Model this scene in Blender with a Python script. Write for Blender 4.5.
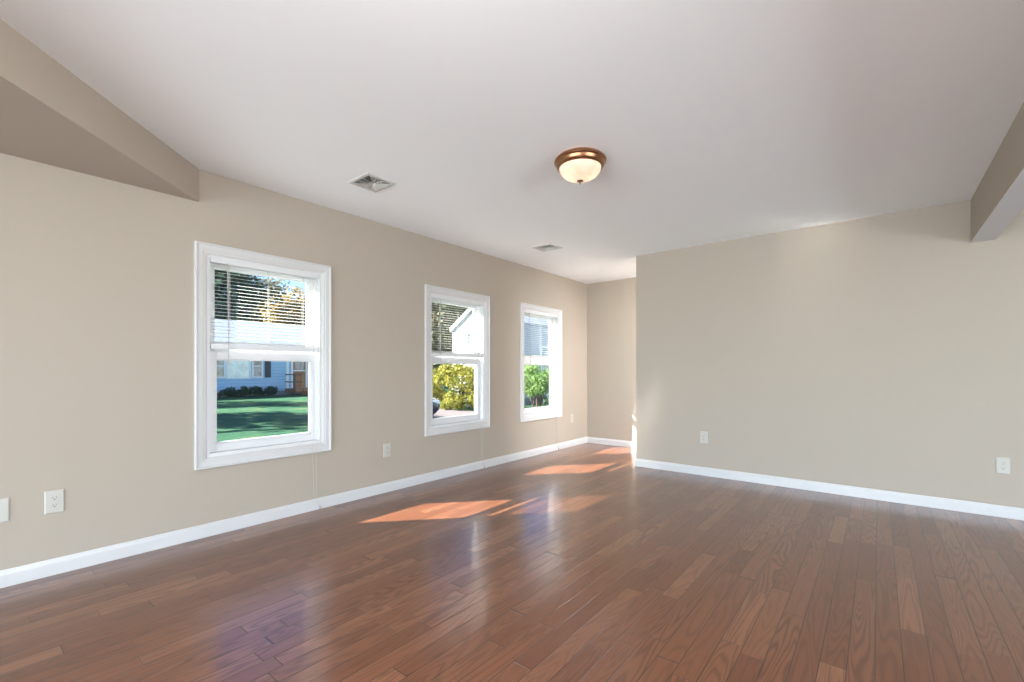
import bpy, bmesh, math, random
import numpy as np
from mathutils import Vector, Matrix

for o in list(bpy.data.objects):
    bpy.data.objects.remove(o, do_unlink=True)
scene = bpy.context.scene
COL = scene.collection
R = math.radians

# ------------------------------------------------------------------ camera
cam_data = bpy.data.cameras.new('camera')
cam_data.sensor_fit = 'HORIZONTAL'
cam_data.sensor_width = 36.0
cam_data.lens = 453.37 * 36.0 / 1024.0
cam_data.shift_y = 29.0 / 1024.0
cam_data.clip_start = 0.05
cam_data.clip_end = 400
camera = bpy.data.objects.new('camera', cam_data)
camera.location = (0, 0, 1.114)
camera.rotation_euler = (R(90), 0, R(38.97))
COL.objects.link(camera)
scene.camera = camera

# ------------------------------------------------------------------ colour management
scene.view_settings.view_transform = 'Standard'
scene.view_settings.look = 'None'
scene.view_settings.gamma = 1.0
scene.view_settings.use_curve_mapping = False
scene.view_settings.exposure = 0.07
cy = scene.cycles
cy.max_bounces = 14
cy.diffuse_bounces = 6
cy.glossy_bounces = 4
cy.transparent_max_bounces = 24
cy.transmission_bounces = 6
cy.sample_clamp_indirect = 0.0
cy.blur_glossy = 0.0

# ------------------------------------------------------------------ sky, sun, and unseen fill lights added around the room
SUN_DIR = Vector((0.972, 1.085, -1.0)).normalized()
world = bpy.data.worlds.new('sky')
scene.world = world
world.use_nodes = True
wn = world.node_tree
wn.nodes.clear()
sky = wn.nodes.new('ShaderNodeTexSky')
sky.sky_type = 'NISHITA'
sky.sun_disc = False
sky.sun_elevation = R(34.4)
sky.sun_rotation = math.atan2(-SUN_DIR.x, -SUN_DIR.y)
sky.air_density = 0.7
sky.dust_density = 0.0
sky.ozone_density = 4.0
bg = wn.nodes.new('ShaderNodeBackground')
bg.inputs['Strength'].default_value = 0.42
wo = wn.nodes.new('ShaderNodeOutputWorld')
wn.links.new(sky.outputs[0], bg.inputs[0])
wn.links.new(bg.outputs[0], wo.inputs[0])

sun_data = bpy.data.lights.new('sun', 'SUN')
sun_data.energy = 34.0
sun_data.angle = R(0.53)
sun_data.color = (1.0, 0.96, 0.91)
sun = bpy.data.objects.new('sun', sun_data)
sun.rotation_euler = SUN_DIR.to_track_quat('-Z', 'Y').to_euler()
sun.location = (-12, -12, 14)
COL.objects.link(sun)


def area(name, loc, direction, sx, sy, power, col):
    d = bpy.data.lights.new(name, 'AREA')
    d.shape = 'RECTANGLE'
    d.size = sx
    d.size_y = sy
    d.energy = power
    d.color = col
    o = bpy.data.objects.new(name, d)
    o.location = loc
    o.rotation_euler = Vector(direction).to_track_quat('-Z', 'Y').to_euler()
    COL.objects.link(o)
    return o


area('added_fill_rear', (-0.3, -5.56, 0.85), (0, 1, 0.9), 5.6, 1.4, 520, (0.82, 0.935, 1.0))  # added light panel out of view behind the camera, tilted up at the ceiling
area('added_fill_side', (4.56, 0.6, 0.8), (-1, 0, 0.9), 4.2, 1.3, 205, (0.82, 0.935, 1.0))  # unseen panel added past the beam to fill the left wall
area('added_fill_hall_end', (0.30, 5.64, 1.2), (-1, 0, 0), 0.9, 2.0, 36, (0.95, 0.98, 1.0))  # no opening here: panel added before the solid wall to brighten the alcove
area('added_fill_passage', (-1.25, 5.66, 2.40), (0, 0, -1), 0.3, 0.3, 115, (0.97, 0.985, 1.0))  # made-up unseen source, put in to light the alcove's back wall

# unseen fill light added above the camera for the soffit and beam faces
pd = bpy.data.lights.new('added_fill_overhead', 'POINT')
pd.energy = 62
pd.color = (1.0, 0.975, 0.94)
pd.shadow_soft_size = 0.14
po = bpy.data.objects.new('added_fill_overhead', pd)
po.location = (-0.5, 0.3, 2.2)
COL.objects.link(po)

# ------------------------------------------------------------------ room numbers (metres)
XL, YR, YB, XC = -3.496, 5.003, 6.162, -2.192      # left wall, right wall, back wall, outer corner
XE, YE = 4.5, -5.5                                 # unseen far side and rear of the room
H = 2.44
GZ = -0.40                                         # ground outside
WIN_Y0 = (1.001, 2.945, 4.477)
WIN_W, WIN_Z0, WIN_Z1 = 0.951, 0.457, 1.961
CAS = 0.073


# ------------------------------------------------------------------ mesh helper
class MB:
    def __init__(self):
        self.v, self.f = [], []

    def add(self, verts, faces):
        n = len(self.v)
        self.v += [tuple(p) for p in verts]
        self.f += [tuple(i + n for i in q) for q in faces]
        return self

    def box(self, a, b):
        x0, y0, z0 = [min(p, q) for p, q in zip(a, b)]
        x1, y1, z1 = [max(p, q) for p, q in zip(a, b)]
        return self.add([(x0, y0, z0), (x1, y0, z0), (x1, y1, z0), (x0, y1, z0),
                         (x0, y0, z1), (x1, y0, z1), (x1, y1, z1), (x0, y1, z1)],
                        [(0, 3, 2, 1), (4, 5, 6, 7), (0, 1, 5, 4), (1, 2, 6, 5), (2, 3, 7, 6), (3, 0, 4, 7)])

    def prism(self, pts, z0, z1):
        """pts: counter-clockwise plan outline"""
        n = len(pts)
        v = [(x, y, z0) for x, y in pts] + [(x, y, z1) for x, y in pts]
        f = [tuple(reversed(range(n))), tuple(range(n, 2 * n))]
        f += [(i, (i + 1) % n, n + (i + 1) % n, n + i) for i in range(n)]
        return self.add(v, f)

    def extrude(self, loop, vec):
        n = len(loop)
        vec = Vector(vec)
        v = [Vector(p) for p in loop] + [Vector(p) + vec for p in loop]
        f = [tuple(reversed(range(n))), tuple(range(n, 2 * n))]
        f += [(i, (i + 1) % n, n + (i + 1) % n, n + i) for i in range(n)]
        return self.add(v, f)

    def lathe(self, prof, c=(0, 0, 0), n=40, axis='z', cap=True):
        """prof: list of (radius, height)"""
        vs, fs = [], []
        for r, h in prof:
            for i in range(n):
                t = 2 * math.pi * i / n
                if axis == 'z':
                    vs.append((c[0] + r * math.cos(t), c[1] + r * math.sin(t), c[2] + h))
                elif axis == 'x':
                    vs.append((c[0] + h, c[1] + r * math.cos(t), c[2] + r * math.sin(t)))
                else:
                    vs.append((c[0] + r * math.cos(t), c[1] + h, c[2] + r * math.sin(t)))
        for k in range(len(prof) - 1):
            for i in range(n):
                j = (i + 1) % n
                fs.append((k * n + i, k * n + j, (k + 1) * n + j, (k + 1) * n + i))
        if cap:
            fs.append(tuple(reversed(range(n))))
            m = (len(prof) - 1) * n
            fs.append(tuple(range(m, m + n)))
        return self.add(vs, fs)

    def tube(self, pts, rads, n=8):
        pts = [Vector(p) for p in pts]
        if not hasattr(rads, '__len__'):
            rads = [rads] * len(pts)
        vs, fs = [], []
        for k, p in enumerate(pts):
            d = (pts[min(k + 1, len(pts) - 1)] - pts[max(k - 1, 0)]).normalized()
            u = d.orthogonal().normalized() if abs(d.z) < 0.95 else d.cross(Vector((0, 1, 0))).normalized()
            w = d.cross(u).normalized()
            for i in range(n):
                t = 2 * math.pi * i / n
                vs.append(p + (u * math.cos(t) + w * math.sin(t)) * rads[k])
        for k in range(len(pts) - 1):
            for i in range(n):
                j = (i + 1) % n
                fs.append((k * n + i, k * n + j, (k + 1) * n + j, (k + 1) * n + i))
        fs.append(tuple(reversed(range(n))))
        m = (len(pts) - 1) * n
        fs.append(tuple(range(m, m + n)))
        return self.add(vs, fs)

    def build(self, name, m=None, parent=None, smooth=False, bevel=0.0, seg=2):
        me = bpy.data.meshes.new(name)
        v = self.v
        if parent is not None:
            off = parent.matrix_world.translation if False else world_loc(parent)
            v = [(p[0] - off.x, p[1] - off.y, p[2] - off.z) for p in v]
        me.from_pydata(v, [], self.f)
        me.update()
        bm = bmesh.new()
        bm.from_mesh(me)
        bmesh.ops.recalc_face_normals(bm, faces=bm.faces)
        if bevel:
            bmesh.ops.bevel(bm, geom=[e for e in bm.edges if len(e.link_faces) == 2 and e.calc_face_angle(0) > 0.5],
                            offset=bevel, segments=seg, profile=0.6, affect='EDGES', clamp_overlap=True)
        bm.to_mesh(me)
        bm.free()
        if smooth:
            for p in me.polygons:
                p.use_smooth = True
            me.set_sharp_from_angle(angle=R(40))
        o = bpy.data.objects.new(name, me)
        if m:
            me.materials.append(m)
        COL.objects.link(o)
        if parent is not None:
            o.parent = parent
        return o


def world_loc(o):
    v = Vector((0, 0, 0))
    while o is not None:
        v += o.location
        o = o.parent
    return v


def tag(o, label, cat, group=None, kind=None):
    o['label'] = label
    o['category'] = cat
    if group:
        o['group'] = group
    if kind:
        o['kind'] = kind
    return o


def thing(name, loc, label, cat, group=None, kind=None):
    o = bpy.data.objects.new(name, None)
    o.empty_display_size = 0.1
    o.location = loc
    COL.objects.link(o)
    return tag(o, label, cat, group, kind)


# ------------------------------------------------------------------ materials
class NT:
    def __init__(self, name):
        self.m = bpy.data.materials.new(name)
        self.m.use_nodes = True
        self.t = self.m.node_tree
        self.t.nodes.clear()
        self.out = self.t.nodes.new('ShaderNodeOutputMaterial')

    def n(self, typ, **kw):
        nd = self.t.nodes.new('ShaderNode' + typ)
        for k, v in kw.items():
            setattr(nd, k, v)
        return nd

    def link(self, a, b):
        self.t.links.new(a, b)

    def set(self, sock, val):
        if isinstance(val, bpy.types.NodeSocket):
            self.link(val, sock)
        elif val is not None:
            sock.default_value = val

    def math(self, op, a, b=None, c=None):
        nd = self.n('Math', operation=op)
        self.set(nd.inputs[0], a)
        self.set(nd.inputs[1], b)
        if c is not None:
            self.set(nd.inputs[2], c)
        return nd.outputs[0]

    def mix(self, fac, a, b, blend='MIX'):
        nd = self.n('Mix', data_type='RGBA', blend_type=blend)
        self.set(nd.inputs['Factor'], fac)
        self.set(nd.inputs[6], (*a, 1) if isinstance(a, tuple) and len(a) == 3 else a)
        self.set(nd.inputs[7], (*b, 1) if isinstance(b, tuple) and len(b) == 3 else b)
        return nd.outputs[2]

    def ramp(self, fac, stops):
        nd = self.n('ValToRGB')
        e = nd.color_ramp.elements
        while len(e) < len(stops):
            e.new(0.5)
        for el, (p, c) in zip(e, stops):
            el.position = p
            el.color = (*c, 1) if len(c) == 3 else c
        self.link(fac, nd.inputs[0])
        return nd.outputs[0]

    def noise(self, vec, scale, detail=3, rough=0.5, dist=0.0, dim='3D'):
        nd = self.n('TexNoise', noise_dimensions=dim)
        self.link(vec, nd.inputs['Vector'])
        nd.inputs['Scale'].default_value = scale
        nd.inputs['Detail'].default_value = detail
        nd.inputs['Roughness'].default_value = rough
        nd.inputs['Distortion'].default_value = dist
        return nd.outputs['Fac']

    def coord(self, kind='Object'):
        return self.n('TexCoord').outputs[kind]

    def pos(self):
        return self.n('NewGeometry').outputs['Position']

    def bump(self, h, strength=0.3, dist=0.01):
        nd = self.n('Bump')
        nd.inputs['Strength'].default_value = strength
        nd.inputs['Distance'].default_value = dist
        self.link(h, nd.inputs['Height'])
        return nd.outputs[0]

    def pbsdf(self, col, rough=0.5, metal=0.0, spec=0.5, normal=None, **kw):
        b = self.n('BsdfPrincipled')
        self.set(b.inputs['Base Color'], (*col, 1) if isinstance(col, tuple) and len(col) == 3 else col)
        self.set(b.inputs['Roughness'], rough)
        b.inputs['Metallic'].default_value = metal
        b.inputs['Specular IOR Level'].default_value = spec
        for k, v in kw.items():
            self.set(b.inputs[k.replace('_', ' ')], v)
        if normal is not None:
            self.link(normal, b.inputs['Normal'])
        return b.outputs[0]

    def done(self, sh):
        self.link(sh, self.out.inputs['Surface'])
        return self.m


def paint(name, col, rough=0.55, spec=0.3, tex=0.02, tscale=220):
    k = NT(name)
    p = k.pos()
    var = k.noise(p, 1.3, 2)
    c = k.mix(k.math('MULTIPLY', var, 0.06), col, tuple(x * 0.85 for x in col))
    nrm = k.bump(k.noise(p, tscale, 2), tex, 0.004)
    return k.done(k.pbsdf(c, rough, spec=spec, normal=nrm))


def solid(name, col, rough=0.5, metal=0.0, spec=0.5, var=0.12, vscale=30):
    k = NT(name)
    c = k.mix(k.math('MULTIPLY', k.noise(k.pos(), vscale, 3), var * 2), col, tuple(x * 0.75 for x in col))
    return k.done(k.pbsdf(c, rough, metal, spec))


M = {}
M['wall'] = paint('wall_paint_beige', (0.39, 0.34, 0.283), 0.6, 0.25, 0.03)
M['ceiling'] = paint('ceiling_paint_white', (0.87, 0.90, 0.925), 0.75, 0.2, 0.03, 160)
M['trim'] = paint('trim_paint_white', (0.55, 0.545, 0.545), 0.3, 0.45, 0.01, 60)
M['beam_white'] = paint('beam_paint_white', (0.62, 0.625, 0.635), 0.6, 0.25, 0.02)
M['vinyl'] = paint('window_vinyl_white', (0.63, 0.635, 0.645), 0.3, 0.45, 0.005, 60)
M['plate'] = paint('outlet_plastic_ivory', (0.46, 0.44, 0.395), 0.35, 0.45, 0.0, 60)
M['dark'] = solid('dark_gap', (0.02, 0.02, 0.02), 0.7)
M['bronze'] = solid('brushed_copper_bronze', (0.38, 0.19, 0.10), 0.3, 1.0, var=0.15, vscale=60)
M['nickel'] = solid('antique_brass', (0.42, 0.28, 0.17), 0.35, 1.0)
M['vent'] = paint('vent_enamel_white', (0.54, 0.54, 0.52), 0.4, 0.4, 0.0, 60)
M['wand'] = solid('clear_grey_wand', (0.42, 0.39, 0.36), 0.25)
M['cord'] = solid('white_cord', (0.5, 0.49, 0.46), 0.7)


def mat_slat():
    k = NT('blind_slat_white')
    a = k.pbsdf((0.80, 0.79, 0.76), 0.4, spec=0.4)
    t = k.n('BsdfTranslucent')
    t.inputs[0].default_value = (0.75, 0.74, 0.70, 1)
    mx = k.n('MixShader')
    mx.inputs[0].default_value = 0.12
    k.link(a, mx.inputs[1])
    k.link(t.outputs[0], mx.inputs[2])
    return k.done(mx.outputs[0])


M['slat'] = mat_slat()


def mat_glass():
    k = NT('window_glass_clear')
    tr = k.n('BsdfTransparent')
    tr.inputs[0].default_value = (0.96, 0.975, 0.97, 1)
    gl = k.n('BsdfGlossy')
    gl.inputs['Roughness'].default_value = 0.0
    lw = k.n('LayerWeight')
    lw.inputs['Blend'].default_value = 0.5
    fac = k.math('MULTIPLY_ADD', k.math('POWER', lw.outputs['Facing'], 5.0), 0.6, 0.02)
    mx = k.n('MixShader')
    k.link(fac, mx.inputs[0])
    k.link(tr.outputs[0], mx.inputs[1])
    k.link(gl.outputs[0], mx.inputs[2])
    return k.done(mx.outputs[0])


M['glass'] = mat_glass()


def mat_dark_glass():
    k = NT('house_window_glass')
    c = k.ramp(k.noise(k.pos(), 2.2, 4, 0.6), [(0.35, (0.03, 0.04, 0.05)), (0.62, (0.20, 0.25, 0.26))])
    return k.done(k.pbsdf(c, 0.08, spec=0.8))


M['pane'] = mat_dark_glass()


def mat_curtain_glass():
    k = NT('house_window_curtain')
    c = k.ramp(k.noise(k.pos(), 3.0, 4, 0.6), [(0.3, (0.34, 0.42, 0.40)), (0.6, (0.62, 0.74, 0.70))])
    return k.done(k.pbsdf(c, 0.12, spec=0.8))


M['curtain'] = mat_curtain_glass()


def mat_dome():
    k = NT('frosted_alabaster_glass')
    v = k.noise(k.coord('Object'), 9, 4, 0.6, 1.0)
    c = k.ramp(v, [(0.3, (0.95, 0.82, 0.66)), (0.7, (0.98, 0.93, 0.84))])
    t = k.n('BsdfTranslucent')
    k.link(c, t.inputs[0])
    g = k.pbsdf(c, 0.25, spec=0.5)
    mx = k.n('MixShader')
    mx.inputs[0].default_value = 0.45
    k.link(t.outputs[0], mx.inputs[1])
    k.link(g, mx.inputs[2])
    return k.done(mx.outputs[0])


M['dome'] = mat_dome()


def mat_bulb():
    k = NT('lit_bulb')
    e = k.n('Emission')
    e.inputs[0].default_value = (1.0, 0.86, 0.66, 1)
    e.inputs[1].default_value = 2.5
    return k.done(e.outputs[0])


M['bulb'] = mat_bulb()


def mat_floor():
    k = NT('oak_strip_floor')
    sep = k.n('SeparateXYZ')
    k.link(k.coord('Object'), sep.inputs[0])
    x, y = sep.outputs[0], sep.outputs[1]
    w = 0.0826
    xr = k.math('DIVIDE', k.math('ADD', x, 20.0), w)
    row = k.math('FLOOR', xr)
    xf = k.math('FRACT', xr)
    wn1 = k.n('TexWhiteNoise', noise_dimensions='1D')
    k.link(row, wn1.inputs['W'])
    r1 = wn1.outputs['Value']
    ln = k.math('MULTIPLY_ADD', r1, 0.35, 0.62)
    yr = k.math('DIVIDE', k.math('ADD', y, k.math('MULTIPLY_ADD', r1, 7.3, 30.0)), ln)
    warp = k.math('MULTIPLY', k.math('SINE', k.math('MULTIPLY_ADD', yr, 2.37, k.math('MULTIPLY', r1, 40.0))), 0.3)
    yw = k.math('ADD', yr, warp)
    pid = k.math('FLOOR', yw)
    yf = k.math('FRACT', yw)
    cmb = k.n('CombineXYZ')
    k.link(row, cmb.inputs[0])
    k.link(pid, cmb.inputs[1])
    wn2 = k.n('TexWhiteNoise', noise_dimensions='2D')
    k.link(cmb.outputs[0], wn2.inputs['Vector'])
    rp = wn2.outputs['Value']
    sc = k.n('SeparateColor')
    k.link(wn2.outputs['Color'], sc.inputs[0])
    rq, rs = sc.outputs[1], sc.outputs[2]
    # grain: contour lines of a noise stretched along the board, one field per board
    gv = k.n('CombineXYZ')
    k.link(k.math('MULTIPLY_ADD', xf, 0.55, k.math('MULTIPLY', rp, 91.0)), gv.inputs[0])
    k.link(k.math('MULTIPLY_ADD', y, 0.62, k.math('MULTIPLY', rq, 57.0)), gv.inputs[1])
    k.link(k.math('MULTIPLY', rs, 33.0), gv.inputs[2])
    field = k.noise(gv.outputs[0], 1.6, 1.5, 0.4, 0.3)
    ring = k.math('SINE', k.math('MULTIPLY', field, 105.0))
    ring = k.math('MULTIPLY_ADD', ring, 0.5, 0.5)
    ring = k.math('POWER', ring, 2.2)
    fv = k.n('CombineXYZ')
    k.link(k.math('MULTIPLY', x, 260.0), fv.inputs[0])
    k.link(k.math('MULTIPLY_ADD', y, 9.0, k.math('MULTIPLY', rp, 31.0)), fv.inputs[1])
    fine = k.noise(fv.outputs[0], 1.0, 3, 0.6)
    bv = k.n('CombineXYZ')
    k.link(k.math('MULTIPLY', x, 14.0), bv.inputs[0])
    k.link(k.math('MULTIPLY_ADD', y, 2.2, k.math('MULTIPLY', rp, 13.0)), bv.inputs[1])
    blotch = k.noise(bv.outputs[0], 1.0, 3, 0.55)
    base = k.ramp(rp, [(0.0, FLOOR_C[0]), (0.35, FLOOR_C[1]), (0.7, FLOOR_C[2]), (1.0, FLOOR_C[3])])
    c = k.mix(k.math('MULTIPLY', ring, k.math('MULTIPLY_ADD', rq, 0.45, 0.25)), base, FLOOR_C[4])
    c = k.mix(k.math('MULTIPLY', k.math('SUBTRACT', 0.62, fine), 0.7), c, FLOOR_C[4])
    c = k.mix(k.math('MULTIPLY', k.math('SUBTRACT', blotch, 0.42), 0.9), c, FLOOR_C[5])
    # seams
    ex = k.math('MINIMUM', xf, k.math('SUBTRACT', 1.0, xf))
    ex = k.math('MULTIPLY', ex, w)
    ey = k.math('MULTIPLY', k.math('MINIMUM', yf, k.math('SUBTRACT', 1.0, yf)), ln)
    ed = k.math('MINIMUM', ex, ey)
    mr = k.n('MapRange')
    k.link(ed, mr.inputs[0])
    mr.inputs[1].default_value = 0.0009
    mr.inputs[2].default_value = 0.0023
    seam = mr.outputs[0]
    c = k.mix(seam, (0.035, 0.014, 0.008), c)
    mr2 = k.n('MapRange')
    k.link(ed, mr2.inputs[0])
    mr2.inputs[1].default_value = 0.0
    mr2.inputs[2].default_value = 0.004
    # microbevel at the seams, grain relief and a slight tilt of each board
    tilt = k.math('MULTIPLY', k.math('MULTIPLY', k.math('SUBTRACT', rs, 0.5), k.math('MULTIPLY', xf, w)), 0.55)
    hgt = k.math('ADD', k.math('MULTIPLY', mr2.outputs[0], 0.06), k.math('MULTIPLY', fine, 0.003))
    hgt = k.math('ADD', hgt, tilt)
    hgt = k.math('ADD', hgt, k.math('MULTIPLY', blotch, 0.02))
    nrm = k.bump(hgt, 0.5, 0.02)
    ch = k.math('ADD', k.math('MULTIPLY', mr2.outputs[0], 0.10), k.math('MULTIPLY', tilt, 0.6))
    cn = k.bump(ch, 0.5, 0.02)
    sh = k.pbsdf(c, k.math('MULTIPLY_ADD', fine, 0.06, 0.27), spec=0.2, normal=nrm,
                 Coat_Weight=0.7, Coat_Roughness=0.15, Coat_IOR=1.65, Coat_Normal=cn)
    return k.done(sh)


FLOOR_C = [(0.155, 0.052, 0.022), (0.185, 0.066, 0.029), (0.22, 0.085, 0.040), (0.27, 0.115, 0.058),
           (0.068, 0.023, 0.010), (0.160, 0.046, 0.018)]
M['floor'] = mat_floor()


def mat_siding(name, col, dark, pitch=0.19):
    k = NT(name)
    sep = k.n('SeparateXYZ')
    k.link(k.pos(), sep.inputs[0])
    fr = k.math('FRACT', k.math('DIVIDE', k.math('ADD', sep.outputs[2], 5.0), pitch))
    line = k.math('LESS_THAN', fr, 0.09)
    c = k.mix(line, col, dark)
    c = k.mix(k.math('MULTIPLY', k.noise(k.pos(), 3, 3), 0.15), c, dark)
    nrm = k.bump(k.math('SUBTRACT', 1.0, fr), 0.6, 0.02)
    return k.done(k.pbsdf(c, 0.6, spec=0.3, normal=nrm))


M['blue_siding'] = mat_siding('blue_lap_siding', (0.38, 0.55, 0.73), (0.2, 0.34, 0.50))
M['white_siding'] = mat_siding('white_lap_siding', (0.50, 0.51, 0.54), (0.36, 0.37, 0.41), 0.13)


def mat_shingle(name, a, b):
    k = NT(name)
    br = k.n('TexBrick')
    k.link(k.coord('Object'), br.inputs['Vector'])
    br.inputs['Color1'].default_value = (*a, 1)
    br.inputs['Color2'].default_value = (*b, 1)
    br.inputs['Mortar'].default_value = (b[0] * .6, b[1] * .6, b[2] * .6, 1)
    br.inputs['Scale'].default_value = 1.0
    br.inputs['Brick Width'].default_value = 0.3
    br.inputs['Row Height'].default_value = 0.14
    br.inputs['Mortar Size'].default_value = 0.008
    return k.done(k.pbsdf(br.outputs[0], 0.85, spec=0.2))


M['roof_grey'] = mat_shingle('pale_grey_shingles', (0.25, 0.29, 0.37), (0.20, 0.235, 0.31))
M['roof_slate'] = mat_shingle('slate_shingles', (0.46, 0.49, 0.55), (0.37, 0.40, 0.46))
M['house_trim'] = solid('house_trim_white', (0.80, 0.81, 0.83), 0.5)
M['soffit_grey'] = solid('eave_soffit_grey', (0.42, 0.44, 0.47), 0.6)
M['shutter'] = solid('shutter_navy', (0.025, 0.03, 0.06), 0.5)
M['door_wood'] = solid('door_brown', (0.33, 0.14, 0.06), 0.5, vscale=6)
M['deck_wood'] = solid('deck_lumber', (0.34, 0.17, 0.09), 0.7, vscale=9)
M['deck_dark'] = solid('deck_rail_dark', (0.10, 0.07, 0.08), 0.7, vscale=9)
M['concrete'] = solid('foundation_concrete', (0.34, 0.34, 0.35), 0.9, vscale=12)
M['bark'] = solid('tree_bark', (0.13, 0.075, 0.05), 0.9, vscale=14)
M['car_paint'] = solid('car_paint_dark_navy', (0.02, 0.025, 0.045), 0.2, 0.3, 0.7, var=0.02)
M['rubber'] = solid('tyre_rubber', (0.02, 0.02, 0.02), 0.8)
M['alloy'] = solid('alloy_wheel', (0.5, 0.5, 0.52), 0.3, 1.0)
M['car_glass'] = solid('car_window_glass', (0.02, 0.025, 0.03), 0.05, spec=0.8, var=0.02)
M['lamp_clear'] = solid('headlight_lens', (0.6, 0.62, 0.65), 0.1, spec=0.8)


def mat_leaf(name, a, b, trans=0.35):
    k = NT(name)
    c = k.ramp(k.noise(k.pos(), 2.6, 3, 0.6), [(0.32, a), (0.66, b)])
    d = k.pbsdf(c, 0.6, spec=0.25)
    t = k.n('BsdfTranslucent')
    k.link(c, t.inputs[0])
    mx = k.n('MixShader')
    mx.inputs[0].default_value = trans
    k.link(d, mx.inputs[1])
    k.link(t.outputs[0], mx.inputs[2])
    return k.done(mx.outputs[0])


M['leaf_dark'] = mat_leaf('leaves_dark_green', (0.035, 0.075, 0.05), (0.09, 0.15, 0.09))
M['leaf_olive'] = mat_leaf('leaves_olive', (0.13, 0.13, 0.07), (0.27, 0.25, 0.14))
M['leaf_gold'] = mat_leaf('leaves_gold', (0.26, 0.17, 0.06), (0.42, 0.32, 0.14))
M['leaf_yellow'] = mat_leaf('leaves_yellow_green', (0.12, 0.15, 0.025), (0.40, 0.35, 0.06), 0.45)
M['leaf_green'] = mat_leaf('leaves_bright_green', (0.10, 0.20, 0.05), (0.26, 0.38, 0.12), 0.45)
M['leaf_shrub'] = mat_leaf('leaves_shrub', (0.03, 0.07, 0.05), (0.08, 0.14, 0.09))


def mat_lawn():
    k = NT('lawn_grass')
    p = k.pos()
    a = k.noise(p, 1.1, 4, 0.6)
    c = k.ramp(a, [(0.3, (0.03, 0.10, 0.055)), (0.52, (0.05, 0.145, 0.065)), (0.7, (0.16, 0.21, 0.08))])
    f = k.noise(p, 24, 5, 0.7)
    c = k.mix(k.math('MULTIPLY', f, 0.6), c, (0.02, 0.08, 0.045))
    nrm = k.bump(k.noise(p, 16, 5, 0.7), 1.0, 0.12)
    return k.done(k.pbsdf(c, 0.8, spec=0.15, normal=nrm))


M['lawn'] = mat_lawn()


def mat_drive():
    k = NT('driveway_asphalt')
    p = k.pos()
    c = k.ramp(k.noise(p, 20, 4, 0.7), [(0.3, (0.11, 0.095, 0.098)), (0.7, (0.19, 0.16, 0.158))])
    return k.done(k.pbsdf(c, 0.9, spec=0.2))


M['drive'] = mat_drive()

# ================================================================== THE SETTING
# ---- lawn and driveway outside
lawn = MB().box((-90, -60, GZ - 0.5), (XL - 0.141, 90, GZ)).build('ground', M['lawn'])
tag(lawn, 'shaded green lawn outside the windows with sunny flecks', 'lawn', kind='structure')
drv = MB().prism([(-14, 7.0), (-5.2, 6.7), (-5.2, 10.8), (-8, 11.6), (-14, 12.2)], GZ, GZ + 0.02).build('driveway', M['drive'])
tag(drv, 'pinkish grey driveway beyond the middle window', 'driveway', kind='structure')

# ---- floor
fl = MB().box((XL - 0.14, YE - 0.12, -0.15), (XE + 0.12, YB + 0.12, 0)).build('floor', M['floor'])
tag(fl, 'glossy reddish brown oak strip floor with sun patches', 'floor', kind='structure')

# ---- ceiling
ce = MB().box((XL - 0.14, YE - 0.12, H), (XE + 0.12, YB + 0.12, H + 0.2)).build('ceiling', M['ceiling'])
tag(ce, 'flat white painted ceiling', 'ceiling', kind='structure')

# ---- left wall with its three window openings
wl = MB()
x0, x1 = XL - 0.14, XL
zb, zt = WIN_Z0 + CAS, WIN_Z1 - CAS
cuts = [(y + CAS, y + WIN_W - CAS) for y in WIN_Y0]
wl.box((x0, YE - 0.12, GZ - 0.3), (x1, YB + 0.12, zb))
wl.box((x0, YE - 0.12, zt), (x1, YB + 0.12, H))
prev = YE - 0.12
for a_, b_ in cuts:
    wl.box((x0, prev, zb), (x1, a_, zt))
    prev = b_
wl.box((x0, prev, zb), (x1, YB + 0.12, zt))
wl = wl.build('wall_left', M['wall'])
tag(wl, 'long beige painted wall with three white windows', 'wall', kind='structure')

wb = MB().box((XL, YB, 0), (0.5, YB + 0.12, H)).build('wall_back', M['wall'])
tag(wb, 'narrow beige end wall in the far alcove', 'wall', kind='structure')
wr = MB().box((XC, YR, 0), (XE + 0.12, YR + 0.12, H)).build('wall_right', M['wall'])
tag(wr, 'large blank beige wall with a soft light blotch', 'wall', kind='structure')
w = MB().box((0.38, YR + 0.12, 0), (0.5, YB, H)).build('wall_hall', M['wall'])
tag(w, 'beige end wall of the passage behind the right wall', 'wall', kind='structure')
# unseen walls behind the camera, each with a wide opening holding an added fill light
w = MB()
w.box((XL, YE - 0.12, 0), (-3.2, YE, H)).box((2.6, YE - 0.12, 0), (XE + 0.12, YE, H))
w.box((-3.2, YE - 0.12, 2.15), (2.6, YE, H)).box((-3.2, YE - 0.12, 0), (2.6, YE, 0.15))
w = w.build('wall_rear', M['wall'])
tag(w, 'beige wall behind the camera with a wide opening', 'wall', kind='structure')
w = MB()
w.box((XE, YE, 0), (XE + 0.12, -1.5, H)).box((XE, 2.7, 0), (XE + 0.12, YR, H))
w.box((XE, -1.5, 2.12), (XE + 0.12, 2.7, H)).box((XE, -1.5, 0), (XE + 0.12, 2.7, 0.2))
w = w.build('wall_side', M['wall'])
tag(w, 'beige wall beyond the beam with a wide opening', 'wall', kind='structure')

# ---- diagonal dropped soffit in the left corner, and the beam on the right
sf = MB().prism([(XL, 1.032), (XL, -2.5), (XL + 3.532, -2.5)], 2.226, H).build('trim_1', M['wall'])
tag(sf, 'diagonal beige dropped soffit in the upper left corner', 'soffit', kind='structure')
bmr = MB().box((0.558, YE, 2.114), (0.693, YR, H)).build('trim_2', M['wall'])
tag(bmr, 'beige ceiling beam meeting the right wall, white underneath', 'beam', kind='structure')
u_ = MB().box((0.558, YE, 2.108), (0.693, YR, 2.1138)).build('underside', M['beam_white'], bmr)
u_['label'] = 'white painted underside'


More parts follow.
